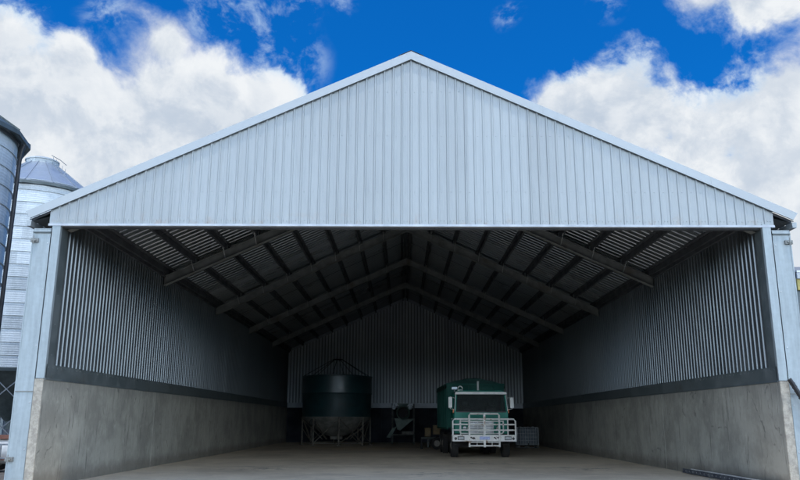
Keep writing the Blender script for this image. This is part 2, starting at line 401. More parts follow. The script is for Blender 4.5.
# barge caps, one on each rake
for sgn in (-1, 1):
    b_ = SM(); XT = 9.94; zt = 11.35; zb = zt - .225
    p = [(0,zt),(sgn*XT,zt-.4558*XT),(sgn*(XT-.09),zt-.4558*XT-.12),(sgn*(XT-.12),zb-.4558*(XT-.12)),(0,zb)]
    b_.prism(p, 'y', Y0-.085, Y0-.060)
    # return over the roof sheets
    b_.add([(0,Y0-.085,zt),(sgn*XT,Y0-.085,zt-.4558*XT),(sgn*XT,Y0+.25,zt-.4558*XT),(0,Y0+.25,zt),
            (0,Y0-.085,zt+.012),(sgn*XT,Y0-.085,zt-.4558*XT+.012),(sgn*XT,Y0+.25,zt-.4558*XT+.012),(0,Y0+.25,zt+.012)],
           [(0,1,2,3),(4,5,6,7),(0,1,5,4),(1,2,6,5),(2,3,7,6),(3,0,4,7)])
    # turned-in drip edge
    b_.add([(0,Y0-.060,zb),(sgn*(XT-.12),Y0-.060,zb-.4558*(XT-.12)),(sgn*(XT-.12),Y0-.033,zb-.4558*(XT-.12)+.004),(0,Y0-.033,zb+.004)], [(0,1,2,3)])
    b_.build('barge_cap', M['barge'])
    # lap joints and rivets along the barge
    for xx in (3.9, 7.8):
        l_ = SM()
        z0 = zb - .4558*xx
        l_.prism([(sgn*xx,z0+.0),(sgn*(xx+.035),z0-.016),(sgn*(xx+.035),z0+.205),(sgn*xx,z0+.221)], 'y', Y0-.090, Y0-.086)
        l_.build('barge_lap', M['barge'])
# ridge cap at the apex
rc = SM()
for sgn in (-1, 1):
    rc.add([(0,Y0-.095,11.385),(sgn*.34,Y0-.095,11.385-.155),(sgn*.34,Y1+.1,11.385-.155),(0,Y1+.1,11.385)], [(0,1,2,3)])
rc.build('ridge_cap', M['barge'])
# roof sheeting, ribs running down the slope; ribs project up, valleys down
for sgn in (-1, 1):
    r_ = SM(); prof = rib_profile(Y0-.02, Y1+.15, .36, .040, .09, .04, False)
    r_.strip([(a, o) for a, o in prof], lambda s, o, t: (sgn*t, s, ZR + .01 - SL*t + o), [0.0, 9.86])
    r_.build('roof_sheeting', M['roof'])
# side walls
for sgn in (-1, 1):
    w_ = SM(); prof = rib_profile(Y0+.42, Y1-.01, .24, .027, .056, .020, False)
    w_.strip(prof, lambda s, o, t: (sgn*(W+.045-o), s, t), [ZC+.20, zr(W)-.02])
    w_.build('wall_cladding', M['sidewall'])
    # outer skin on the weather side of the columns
    w_ = SM(); prof = rib_profile(Y0+.5, Y1, .24, .035, .085, .03, False)
    w_.strip(prof, lambda s, o, t: (sgn*(W+.12+o), s, t), [ZC-.3, zr(W+.2)-.02]); w_.build('outer_cladding', M['roof'])
    w_ = SM(); w_.box(min(sgn*(W-.004),sgn*(W+.09)), max(sgn*(W-.004),sgn*(W+.09)), Y0+.02, Y0+.44, ZC+.33, zr(W)-.1)
    w_.build('corner_flashing', M['flash_dark'])
    w_ = SM(); w_.box(min(sgn*(W-.010),sgn*(W+.10)), max(sgn*(W-.010),sgn*(W+.10)), Y0+.02, Y1-.02, ZC+.03, ZC+.36)
    w_.prism([(sgn*(W-.010),ZC+.03),(sgn*(W+.02),ZC+.03),(sgn*(W+.02),ZC-.03),(sgn*(W-.025),ZC-.02)], 'y', Y0+.02, Y1-.02)
    s_ = w_; y = Y0+.15
    while y < Y0+24:
        s_.lathe([(0,sgn*(W-.022)),(.012,sgn*(W-.020)),(.018,sgn*(W-.011))], (y, ZC+.29+random.uniform(-.008,.008)), 8, 'x', False); y += .24
    z = ZC+.6
    while z < 6.6:
        s_.lathe([(0,sgn*(W-.018)),(.012,sgn*(W-.016)),(.018,sgn*(W-.005))], (Y0+.24, z), 8, 'x', False); z += .75
    w_.build('base_flashing', M['flash_dark'])
    # pale cap flashing beside the column
    c_ = SM()
    x0, x1 = sorted((sgn*(W-.008), sgn*(W+.205)))
    c_.box(x0, x1, Y0-.03, Y0-.022, ZC+.012, ZF+.05)
    x0, x1 = sorted((sgn*(W-.010), sgn*(W-.004)))
    c_.box(x0, x1, Y0-.03, Y0+.06, ZC+.012, ZF+.05)
    c_.build('cap_flashing', M['column'])
    # concrete wall panels, one to a bay
    ys = [Y0-.02, 27.7, 35.7, 43.7, 51.7, Y1+.2]
    for i in range(5):
        c_ = SM(); x0, x1 = sorted((sgn*W, sgn*(W+.22)))
        c_.box(x0, x1, ys[i]+.008, ys[i+1]-.008, -.05, ZC)
        c_.build('concrete_wall', M['concrete'], bevel=.012)
    c_ = SM(); x0, x1 = sorted((sgn*(W+.18), sgn*(W+.215))); 
    for yj in ys[1:5]:
        c_ = SM(); c_.box(x0, x1, yj-.0075, yj+.0075, 0, ZC-.02); c_.build('joint_filler', M['black'])
    c_ = SM(); x0, x1 = sorted((sgn*(W-.002), sgn*(W+.215)))
    c_.box(x0, x1, Y0-.055, Y0-.014, -.05, ZC-.004); c_.build('concrete_edge', M['concrete_edge'], bevel=.01)
    # columns: front one is seen from its flange side
    for k, py in enumerate([Y0+.0] + PORT[1:]):
        c_ = SM(); a, b = W+.235, W+.66
        def bx(xa, xb, ya, yb, za, zb): 
            x0, x1 = sorted((sgn*xa, sgn*xb)); c_.box(x0, x1, ya, yb, za, zb)
        top = zr(b) - .06
        if k == 0:
            bx(a, b, Y0-.02, Y0-.004, -.05, 6.36)                        # flange towards the camera
            bx(a+.20, a+.215, Y0-.004, Y0+.40, -.05, 6.36)               # web
            bx(a, b, Y0+.40, Y0+.415, -.05, 6.36)
            bx(b-.0, b+.03, Y0-.03, Y0+.05, -.05, 6.36)                  # rolled lip at the outer edge
        else:
            bx(a, a+.02, py-.1, py+.1, -.05, top); bx(b-.02, b, py-.1, py+.1, -.05, top); bx(a+.02, b-.02, py-.008, py+.008, -.05, top)
        co_ = c_.build('column', M['column'])
        if k == 0:
            p_ = SM(); x0, x1 = sorted((sgn*(a-.01), sgn*(b+.015))); p_.box(x0, x1, Y0-.038, Y0-.021, 2.26, 2.285); p_.build('joint_plate', M['rafter'], co_)
            p_ = SM(); p_.box(x0, x1, Y0-.060, Y0-.021, 6.27, 6.30); p_.build('joint_plate', M['flash_dark'], co_)
            p_ = SM(); p_.box(x0, x1, Y0-.02, Y0+.42, 6.365, 6.39); p_.build('top_plate', M['column'], co_)
            for zb_, nm in ((6.02,'cleat'),(.62,'cleat')):
                q = SM(); xa, xb = sorted((sgn*(b-.14), sgn*(b+.05)))
                q.box(xa, xb, Y0-.075, Y0-.021, zb_, zb_+.10); q.box(xa+.04, xb-.04, Y0-.11, Y0-.076, zb_+.03, zb_+.065)
                q.tube([((xa+xb)/2,Y0-.11,zb_-.05),((xa+xb)/2,Y0-.11,zb_+.16)], .013, 8)
                q.build(nm, M['rafter'], co_)
            for zz in (.9,2.0,3.4,4.8,6.0):
                q = SM(); q.lathe([(0,Y0-.034),(.012,Y0-.032),(.018,Y0-.0225)], (sgn*(a+.05),zz), 8, 'y', False)
                q.build('bolt', M['bolt'], co_)
# back wall
w_ = SM(); prof = rib_profile(-W-.2, W+.2, .24, .085, .11, .045, False)
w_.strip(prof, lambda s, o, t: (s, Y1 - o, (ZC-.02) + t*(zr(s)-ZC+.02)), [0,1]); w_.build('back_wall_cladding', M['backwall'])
w_ = SM(); w_.box(-W+.02, W-.02, Y1-.112, Y1-.095, ZC-.02, ZC+.34); w_.box(-W+.02, W-.02, Y1-.125, Y1-.1125, ZC+.31, ZC+.34); w_.build('base_flashing', M['flash_light'])
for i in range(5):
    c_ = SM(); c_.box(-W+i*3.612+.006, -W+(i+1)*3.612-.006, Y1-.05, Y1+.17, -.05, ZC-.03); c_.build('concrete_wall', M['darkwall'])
c_ = SM(); c_.box(-W, W, Y1+.18, Y1+.2, 0, ZC+.3); c_.build('backing_sheet', M['dshed'])
# rafters: a pair at each portal, with fly braces to the purlins
PX = [1.13*k for k in range(1, 8)]
for k, py in enumerate(PORT[:-1]):
    for sgn in (-1, 1):
        a_ = SM(); dz0, dz1 = -.235, -.58
        x1 = W - .02
        P = lambda x, dz: (sgn*x, zr(x)+dz)
        # web plate and flanges of a channel pair
        a_.prism([P(.0,dz0),P(x1,dz0),P(x1,dz1),P(.0,dz1)], 'y', py-.035, py+.035)
        for d0, d1 in ((dz0-.001,dz0-.018),(dz1+.018,dz1+.001)):
            a_.prism([P(.01,d0),P(x1-.001,d0),P(x1-.001,d1),P(.01,d1)], 'y', py-.12, py+.12)
        ra = a_.build('rafter', M['rafter'])
        if 0 < k < 5:
            for j, x in enumerate(PX):
                f_ = SM(); f_.bar((sgn*(x+.02), py-.05, zr(x)+dz1+.03), (sgn*(x+.02), py-.62, zr(x)-.19), .028, .028); f_.build('fly_brace', M['bolt'], ra)
            for j, x in enumerate(PX):
                f_ = SM(); f_.box(*sorted((sgn*(x-.03),sgn*(x-.02))), py-.09, py+.09, zr(x)-.26, zr(x)-.05); f_.build('purlin_cleat', M['column'], ra)
    g_ = SM(); g_.prism([(-.28,zr(.28)-.20),(0,zr(0)-.20),(.28,zr(.28)-.20),(.28,zr(.28)-.62),(0,zr(0)-.62),(-.28,zr(.28)-.62)], 'y', py-.05, py-.036); g_.build('apex_plate', M['rafter'])
for sgn in (-1, 1):
    a_ = SM(); P = lambda x, dz: (sgn*x, zr(x)+dz)
    a_.prism([P(.05,-.02),P(W-.05,-.02),P(W-.05,-.21),P(.05,-.21)], 'y', Y1-.16, Y1-.14)
    a_.prism([P(.05,-.21),P(W-.05,-.21),P(W-.05,-.225),P(.05,-.225)], 'y', Y1-.16, Y1-.06); a_.build('wall_top_angle', M['flash_light'])
    a_ = SM(); a_.prism([P(0,.08),P(9.9,.08),P(9.9,-.1),P(0,-.1)], 'y', Y1+.02, Y1+.05); a_.build('rear_barge', M['barge'])
# purlins: Z sections the length of the roof
for sgn in (-1, 1):
    for x in [.14] + PX + [W-.16]:
        p_ = SM(); z = zr(x)
        p_.box(*sorted((sgn*(x-.004),sgn*(x+.004))), Y0+.03, Y1-.06, z-.225, z-.03)
        p_.prism([(sgn*(x-.075),zr(x-.075)-.004),(sgn*(x+.004),zr(x)-.004),(sgn*(x+.004),zr(x)-.014),(sgn*(x-.075),zr(x-.075)-.014)], 'y', Y0+.03, Y1-.06)
        p_.box(*sorted((sgn*(x+.005),sgn*(x+.080))), Y0+.03, Y1-.06, z-.225, z-.217)
        p_.build('purlin', M['purlin'])
    e_ = SM(); e_.box(*sorted((sgn*(W-.06),sgn*(W+.02))), Y0+.45, Y1-.08, zr(W)-.25, zr(W)-.07); e_.build('eave_beam', M['purlin'])
    # eave gutter along the outside
    q_ = SM(); gx = 9.80; zz = zr(gx)
    q_.prism([(sgn*(gx+.02),zz-.03),(sgn*(gx+.15),zz-.03),(sgn*(gx+.13),zz-.17),(sgn*(gx+.03),zz-.17)], 'y', Y0+.02, Y1+.1); q_.build('gutter', M['barge'])
    s_ = SM(); s_.add([(sgn*9.36,Y0+.03,6.72),(sgn*9.78,Y0+.03,6.60),(sgn*9.78,Y1,6.60),(sgn*9.36,Y1,6.72)], [(0,1,2,3)]); s_.build('eave_soffit', M['flash_dark'])
# ridge sag rods
for i in range(5):
    ya = (PORT[i]+PORT[i+1])/2
    for sgn in (-1,1):
        s_ = SM(); s_.tube([(sgn*.14,ya,zr(.14)-.12),(sgn*(W-.2),ya,zr(W-.2)-.12)], .011, 6); s_.build('sag_rod', M['purlin'])

# ------------------------------------------------------------------ silos
def silo(name, label, c, Rr, z0, z1, roofz, capr, ringh, ns, skirt, rmat):
    s = thing(name, label, 'silo', (c[0], c[1], 0), 0, 'grain silos beside the shed')
    w = MB(); prof = []; z = z0
    while z < z1-.01:
        zt = min(z+ringh, z1)
        prof += [(Rr, z), (Rr+.004, z+.3*(zt-z)), (Rr+.004, z+.7*(zt-z)), (Rr, zt-.045), (Rr+.045, zt-.035), (Rr+.050, zt-.012), (Rr+.002, zt-.003)]
        z = zt
    w.lathe(prof, (0,0), 96, 'z'); w.build('silo_wall', M['silo'], s, sharp=25)
    nb = 14
    r = MB(); n = nb
    ro = Rr + skirt
    ze = z1 - .12
    r.lathe([(ro, ze), (capr, roofz)], (0,0), n, 'z', False)
    for k in range(n):
        a = 2*math.pi*k/n
        r.bar((ro*math.cos(a), ro*math.sin(a), ze+.03), (capr*math.cos(a), capr*math.sin(a), roofz+.03), .05, .05)
    r.build('silo_roof', rmat, s)
    e = MB(); e.lathe([(ro+.01,ze+.01),(ro+.02,ze-.16),(ro-.03,ze-.18),(Rr+.02,ze+.0)], (0,0), n, 'z', False); e.build('eave_skirt', M['skirt'], s)
    cp = MB(); cp.lathe([(capr+.03,roofz-.03),(capr+.03,roofz+.18),(capr+.08,roofz+.2),(capr+.08,roofz+.25),(capr-.1,roofz+.34),(0.01,roofz+.42)], (0,0), 32); cp.build('silo_cap', M['silo'], s)
    return s
s1 = silo('grain_silo', 'nearer galvanised silo cut off by the left edge of the photo, dark eave', (-17.9, 26), 3.3, .3, 11.95, 14.0, .6, .68, 14, .42, M['skirt'])
p = MB(); p.tube([(3.56,.75,11.55),(3.50,.75,11.3),(3.46,.75,10.9),(3.46,.75,.2)], .075, 10); p.build('downpipe', M['black'], s1)
p = MB(); p.lathe([(3.4,0),(3.4,.3),(0.01,.3)], (0,0), 48); p.build('concrete_base', M['concrete'], s1)
s2 = silo('grain_silo', 'farther galvanised silo on braced legs with blue grey cone roof and vent cap', (-21.2, 42), 3.0, 4.15, 14.25, 15.95, .85, .68, 16, .16, M['silo_roof'])
NL = 10
for k in range(NL):
    a = 2*math.pi*(k+.5)/NL; a2 = 2*math.pi*(k+1.5)/NL
    q = MB(); q.bar((3*math.cos(a),3*math.sin(a),0), (3*math.cos(a),3*math.sin(a),4.2), .16, .12); q.build('leg', M['column'], s2)
    q = MB(); q.bar((3*math.cos(a),3*math.sin(a),.3), (3*math.cos(a2),3*math.sin(a2),2.1), .05); q.bar((3*math.cos(a),3*math.sin(a),2.1), (3*math.cos(a2),3*math.sin(a2),.3), .045)
    q.bar((3*math.cos(a),3*math.sin(a),2.2), (3*math.cos(a2),3*math.sin(a2),4.0), .05); q.bar((3*math.cos(a),3*math.sin(a),4.0), (3*math.cos(a2),3*math.sin(a2),2.2), .045)
    q.build('brace', M['cage'], s2)
q = MB(); q.lathe([(3.06,4.0),(3.1,4.16),(3.0,4.2)], (0,0), 64); q.build('base_ring', M['skirt'], s2)
q = MB(); q.lathe([(2.98,4.1),(.35,1.5),(.35,1.1)], (0,0), 48); q.build('hopper_cone', M['skirt'], s2)
q = MB()
for k in range(5): q.tube([(1.2+.14*k,-1.2+.1*k,15.6-.14*k),(1.2+.14*k,-1.2+.1*k,16.1-.15*k)], .015, 6)
q.tube([(1.1,-1.25,16.15),(1.5,-1.0,15.95),(1.8,-.8,15.7)], .018, 6); q.build('roof_rail', M['cage'], s2)

# ------------------------------------------------------------------ dark shed behind silos, neighbouring shed on the right
d = thing('dark_building', 'dark slate sheeted building standing behind the braced silo legs', 'building', (-24, 56, 0))
w_ = MB(); w_.strip(rib_profile(-9,9,.3,.03,.08,.03,False), lambda s,o,t:(s,-o,t), [0,5.4]); w_.box(-9,9,.05,8,0,5.4); w_.build('wall', M['dshed'], d)
w_ = MB(); w_.prism([(-.3,5.38),(4,6.6),(8.3,5.38),(8.3,5.45),(4,6.72),(-.3,5.45)], 'x', -9.3, 9.3); w_.build('roof', M['dshed'], d)
w_ = MB(); w_.box(-1.2,2.0,-.08,-.035,0,3.6); w_.build('roller_door', M['flash_dark'], d)
nb = thing('neighbouring_shed', 'second shed at the right edge with dull yellow eave beam and dark opening', 'shed', (16.05, 31, 0))
w_ = MB(); w_.add([(0,-.1,7.62),(16,-.1,7.62),(16,9,9.6),(0,9,9.6),(0,-.1,7.70),(16,-.1,7.70),(16,9,9.68),(0,9,9.68)], [(0,1,2,3),(4,5,6,7),(0,1,5,4),(1,2,6,5),(2,3,7,6),(3,0,4,7)]); w_.build('roof', M['roof'], nb)
w_ = MB(); w_.box(0,16,-.09,-.01,7.36,7.61); w_.build('gutter', M['barge'], nb)
w_ = MB(); w_.box(.02,16,.0,.12,6.9,7.40); w_.build('eave_beam', M['fascia_y'], nb)
for k in range(4):
    w_ = MB(); w_.box(.05+5.2*k,.25+5.2*k,.14,.34,0,7.3); w_.build('post', M['flash_dark'], nb)
w_ = MB(); w_.box(0.05,16,8.8,8.95,0,9.5); w_.build('back_wall', M['dshed'], nb)
w_ = MB(); w_.box(.06,.12,.36,8.78,0,7.3); w_.build('side_wall', M['dshed'], nb)

# ------------------------------------------------------------------ grain field bin
bn = thing('field_bin', 'dark teal cylindrical hopper bin on rusty braced legs with rods above', 'grain bin', (-4.75, 54, 0))
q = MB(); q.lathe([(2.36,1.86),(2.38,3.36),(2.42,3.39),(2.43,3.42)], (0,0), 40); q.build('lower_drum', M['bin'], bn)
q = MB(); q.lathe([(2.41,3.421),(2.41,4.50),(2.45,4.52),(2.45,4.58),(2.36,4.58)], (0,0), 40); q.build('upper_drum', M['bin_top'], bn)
q = MB(); q.lathe([(2.36,1.86),(2.30,1.72),(1.0,.72),(.45,.55),(.42,.35)], (0,0), 32, smooth=False); q.build('hopper_cone', M['hopper'], bn)
q = MB(); q.lathe([(2.36,4.5),(1.6,4.68)], (0,0), 32); q.build('lid', M['bin'], bn)
q = MB()
for rr, zz in ((.32,5.78),):
    q.tube([(rr*math.cos(2*math.pi*k/16), rr*math.sin(2*math.pi*k/16), zz) for k in range(17)], .03, 6)
q.build('crown_ring', M['rod'], bn)
for k in range(8):
    a = 2*math.pi*(k+.35)/8
    q = MB(); q.tube([(.32*math.cos(a),.32*math.sin(a),5.78),(2.35*math.cos(a),2.35*math.sin(a),4.6)], .019, 6); q.build('rod', M['rod'], bn)
for k in range(8):
    a = 2*math.pi*(k+.2)/8; b = 2*math.pi*(k+1.2)/8; rr = 2.34
    A = (rr*math.cos(a), rr*math.sin(a)); B = (rr*math.cos(b), rr*math.sin(b))
    q = MB(); q.bar((*A,0),(*A,1.86),.09,.09); lg = q.build('leg', M['rustleg'], bn)
    q = MB(); q.box(A[0]-.13,A[0]+.13,A[1]-.13,A[1]+.13,.0,.05); q.build('foot', M['rustleg'], lg)
    q = MB()
    if k % 2: q.bar((*A,.12),(*B,1.75),.05)
    else: q.bar((*A,1.75),(*B,.12),.05)
    if k % 3 == 0: q.bar((*A,.15),(*B,1.1),.045)
    q.bar((*A,.14),(*B,.14),.055); q.build('brace', M['rustleg'], bn)
    q = MB(); q.bar((A[0],A[1],1.7),(A[0]*.4,A[1]*.4,.35),.05); q.build('brace', M['rustleg'], bn)
q = MB(); q.lathe([(.22,-.03),(.22,.06),(0.01,.07)], (-1.45,1.5), 16, 'y'); q.v = [(x, y-1.85, z) for x,y,z in q.v]; q.build('hatch', M['chassis'], bn)

# ------------------------------------------------------------------ seed cleaning machine
mc = thing('seed_cleaner', 'grey green seed grader with round drum and hopper in tall dark frame', 'farm machine', (-.15, 57, 0))
for x in (-.78,.78):
    for y in (-.6,.7):
        q = MB(); q.bar((x,y,0),(x,y,2.82),.10,.10); q.build('leg', M['darkframe'], mc)
q = MB()
for z in (.62,1.75,2.6):
    q = MB(); q.bar((-.78,-.6,z),(.78,-.6,z),.07); q.bar((-.78,.7,z),(.78,.7,z),.07); q.bar((-.78,-.6,z),(-.78,.7,z),.07); q.bar((.78,-.6,z),(.78,.7,z),.07)
    q.build('frame_rail', M['darkframe'], mc)
q = MB(); q.lathe([(.42,-.75),(.50,-.72),(.50,.6),(.42,.62)], (.0,2.18), 28, 'y'); q.lathe([(.42,-.75),(.38,-.70),(.36,-.2)], (.0,2.18), 28, 'y'); q.build('drum', M['greygreen'], mc)
q = MB(); q.lathe([(.36,-.3),(.01,-.3)], (.0,2.18), 28, 'y'); q.build('drum_sieve', M['chassis'], mc)
q = MB(); q.add([(-.62,-.66,1.78),(.72,-.66,1.70),(.72,.5,1.70),(-.62,.5,1.78),(-.42,-.66,1.0),(-.22,-.66,.92),(-.22,.2,.92),(-.42,.2,1.0)], [(0,1,5,4),(1,2,6,5),(2,3,7,6),(3,0,4,7),(0,1,2,3),(4,5,6,7)]); q.build('hopper', M['greygreen'], mc)
q = MB(); q.add([(-.80,-.8,1.05),(-.42,-.8,1.25),(-.42,-.3,1.25),(-.80,-.3,1.05),(-1.20,-.8,.45),(-.92,-.8,.42),(-.92,-.3,.42),(-1.20,-.3,.45)], [(0,1,5,4),(1,2,6,5),(2,3,7,6),(3,0,4,7),(0,1,2,3),(4,5,6,7)]); q.build('chute', M['greygreen'], mc)
q = MB(); q.box(-.1,.76,-.72,.2,.66,.86); q.build('tray', M['pallet'], mc)
for x in (-.66,.52):
    q = MB(); q.lathe([(.01,-.9),(.14,-.88),(.16,-.85),(.16,-.45),(.01,-.44)], (x,2.55), 16, 'y'); q.box(x-.1,x+.1,-.8,-.5,2.66,2.78); q.build('motor', M['cage'], mc)
q = MB(); q.add([(-.45,-.7,2.82),(.42,-.7,2.82),(.42,.6,2.82),(-.45,.6,2.82),(-.25,-.7,2.62),(.25,-.7,2.62),(.25,.6,2.62),(-.25,.6,2.62)], [(0,1,5,4),(1,2,6,5),(2,3,7,6),(3,0,4,7),(4,5,6,7)]); q.build('inlet_hopper', M['greygreen'], mc)

# ------------------------------------------------------------------ yellow trailed machine behind the truck
ym = thing('engine_cart', 'small worn yellow engine cart with long drawbar behind the truck', 'cart', (1.3, 46, 0))
q = MB(); q.box(-.20,.16,-.2,.5,.70,1.22); q.build('engine_cover', M['yellow'], ym, bevel=.03)
q = MB(); q.box(.28,.74,-.3,.4,.84,1.36); q.box(.34,.68,-.31,-.301,.92,1.24); q.build('fuel_tank', M['yellow'], ym, bevel=.04)
q = MB(); q.bar((-.4,0,.62),(1.6,0,.62),.08,.1); q.bar((-.4,.4,.62),(1.6,.4,.62),.08,.1); q.bar((.4,-.05,1.28),(1.5,-.05,1.26),.07); q.bar((1.4,0,.62),(1.4,0,1.26),.06); q.bar((0,.1,.1),(0,.1,.62),.08); q.build('frame', M['darkframe'], ym)
for y in (-.35,.75):
    q = MB(); q.lathe([(.18,y-.07),(.30,y-.08),(.34,y-.04),(.34,y+.04),(.30,y+.08),(.18,y+.07)], (.5,.34), 24, 'y', closed=True)
    wh = q.build('wheel', M['rubber'], ym)
    q = MB(); q.lathe([(.01,y-.05),(.17,y-.05),(.18,y-.07)], (.5,.34), 18, 'y'); q.build('rim', M['rim'], wh)
q = MB(); q.lathe([(.04,0),(.08,.02),(.05,.3),(.05,.62)], (-.38,.2), 10); q.build('jack_stand', M['chassis'], ym)

# ------------------------------------------------------------------ IBC tank on pallet
ib = thing('caged_tank', 'blue grey caged plastic tank on a pallet right of the truck', 'tank', (7.53, 48.9, 0))
q = MB(); q.box(-.58,.58,-.5,.5,.18,1.20); q.build('tank_body', M['ibc'], ib, bevel=.06)
q = MB()
for z in (.24,.45,.66,.87,1.08,1.235):
    q.bar((-.63,-.55,z),(.63,-.55,z),.022); q.bar((-.63,.55,z),(.63,.55,z),.022); q.bar((-.63,-.55,z),(-.63,.55,z),.022); q.bar((.63,-.55,z),(.63,.55,z),.022)
for i in range(9):
    x = -.63+1.26*i/8
    for y in (-.562,.562): q.bar((x,y,.18),(x,y,1.24),.02)
for i in range(1,7):
    y = -.55+1.1*i/7
    for x in (-.642,.642): q.bar((x,y,.18),(x,y,1.24),.02)
q.build('cage', M['cage'], ib)
q = MB()
for y in (-.5,0,.5): q.box(-.62,.62,y-.05,y+.05,.002,.03)
for x in (-.57,0,.57):
    for y in (-.5,0,.5): q.box(x-.06,x+.06,y-.06,y+.06,.03,.13)
for i in range(6): q.box(-.63+.22*i,-.63+.22*i+.15,-.56,.56,.13,.155)
q.build('pallet', M['pallet'], ib)
for x,y in ((-.4,0),(.1,.1),(.35,-.2)):
    q = MB(); q.lathe([(.09,1.19),(.09,1.29),(.01,1.30)], (x,y), 14); q.build('cap', M['pallet'], ib)
q = MB(); q.tube([(0,-.5,.26),(0,-.6,.26),(0,-.63,.2)], .035, 8); q.build('tap', M['chassis'], ib)

# ------------------------------------------------------------------ truck
tk = thing('tipper_truck', 'green cab-over tipper truck with big white bull bar parked nose out', 'truck', (3.38, 34.35, 0), R(1.6))
def wheel(x, y, r, w, dual):
    q = MB(); a, b = x-w/2, x+w/2
    q.lathe([(r*.56,a+.02),(r*.80,a),(r*.95,a+.02),(r,a+.06),(r,b-.06),(r*.95,b-.02),(r*.80,b),(r*.56,b-.02)], (y,r), 36, 'x', closed=True)
    for k in range(30):
        an = 2*math.pi*k/30
        for s0 in (a+.015, b-.075):
            c, s = math.cos(an), math.sin(an)
            q.bar((s0, y+c*(r+.002), r+s*(r+.002)), (s0+.06, y+c*(r+.002), r+s*(r+.002)), .05, .014, up=(0,c,s))
    wh = q.build('wheel', M['rubber'], tk)
    q = MB(); d = -1 if x < 0 else 1; f = x + d*w/2
    q.lathe([(r*.57,f-d*.02),(r*.54,f-d*.06),(r*.36,f-d*.08),(r*.30,f-d*.02),(r*.16,f+d*.02),(.01,f+d*.02)], (y,r), 28, 'x'); q.build('rim', M['rim'], wh)
for sx in (-1,1):
    wheel(sx*1.17, 1.75, .52, .32, False)
    for yy in (6.1,7.35):
        for off in (1.22,.88): wheel(sx*off, yy, .52, .28, True)
q = MB()
for x in (-.42,.42): q.box(x-.05,x+.05,.9,8.6,.72,.98)
for y in (1.75,6.1,7.35): q.bar((-1.05,y,.52),(1.05,y,.52),.14,.14)
for y in (1.2,3.0,4.6,6.7,8.4): q.box(-.37,.37,y-.05,y+.05,.76,.94)
q.build('chassis', M['chassis'], tk)
q = MB(); q.box(-1.2,-.55,3.3,4.7,.55,1.05); q.build('fuel_tank', M['chassis'], tk, bevel=.08)
q = MB(); q.box(.55,1.15,3.3,4.2,.55,1.05); q.build('battery_box', M['chassis'], tk, bevel=.03)
# cab shell: front slightly raked, open for the windows
YF, YB, CX = .92, 2.75, 1.22
cab = MB()
def quadbox(pts, th=.05):  # thin closed panel from 4 points in a plane facing -y
    a = [Vector(p) for p in pts]; n = (a[1]-a[0]).cross(a[2]-a[0]).normalized()*th
    cab.add(a + [p - n for p in a], [(0,1,2,3),(7,6,5,4),(0,4,5,1),(1,5,6,2),(2,6,7,3),(3,7,4,0)])
yr = .12      # rake of the screen
cab.box(-CX, CX, YF, YF+.06, 1.06, 2.03)                         # nose panel
cab.box(-CX, -CX+.05, YF+.06, YB, 1.06, 1.95); cab.box(CX-.05, CX, YF+.06, YB, 1.06, 1.95)
cab.box(-CX+.05, CX-.05, YB-.05, YB, 1.0, 2.88)                  # rear wall
cab.box(-CX+.05, CX-.05, YF+.06, YB-.05, 1.0, 1.08)              # cab floor
for s in (-1,1):
    x = s*CX
    cab.add([(x,YF,2.03),(x-s*.09,YF,2.03),(x-s*.15,YF+yr,2.80),(x-s*.06,YF+yr,2.80),(x,YF+.10,2.03),(x-s*.09,YF+.10,2.03),(x-s*.15,YF+yr+.10,2.80),(x-s*.06,YF+yr+.10,2.80)],
            [(0,1,2,3),(4,5,6,7),(0,1,5,4),(1,2,6,5),(2,3,7,6),(3,0,4,7)])
    cab.add([(x,1.95,1.95),(x-s*.05,1.95,1.95),(x-s*.11,1.95,2.80),(x-s*.06,1.95,2.80),(x,2.7,1.95),(x-s*.05,2.7,1.95),(x-s*.11,2.7,2.80),(x-s*.06,2.7,2.80)],
            [(0,1,2,3),(4,5,6,7),(0,1,5,4),(1,2,6,5),(2,3,7,6),(3,0,4,7)])
cabo = cab.build('cab', M['cab'], tk, bevel=.02)
q = MB(); q.prism([(-CX+.06,2.79),(CX-.06,2.79),(CX-.10,2.92),(CX-.3,2.97),(-CX+.3,2.97),(-CX+.10,2.92)], 'y', YF+.11, YB); q.build('cab_roof', M['cab'], tk, bevel=.03)
q = MB(); q.prism([(-CX+.03,2.78),(CX-.03,2.78),(CX-.06,2.90),(-CX+.06,2.90)], 'y', YF-.06, YF+.105); q.build('sun_visor', M['white2'], tk, bevel=.025)
for s in (-1,1):
    q = MB(); q.bar((s*(CX-.02),YF-.012,2.05),(s*(CX-.08),YF+.09,2.79),.02,.02); q.build('pillar_trim', M['white2'], tk)
q = MB(); q.add([(-CX+.09,YF+.02,2.03),(CX-.09,YF+.02,2.03),(CX-.15,YF+yr+.02,2.79),(-CX+.15,YF+yr+.02,2.79)], [(0,1,2,3)]); ws = q.build('windscreen', M['glass'], tk)
q = MB(); q.bar((-.75,YF-.02,2.05),(-.15,YF+.03,2.22),.02); q.bar((.15,YF-.02,2.05),(.75,YF+.03,2.22),.02); q.bar((-.16,YF-.02,2.06),(-.15,YF-.0,2.18),.02); q.build('wiper', M['black'], tk)
q = MB(); q.box(-CX+.09,CX-.09,YF-.012,YF+.015,1.985,2.035); q.build('screen_seal', M['black'], tk)
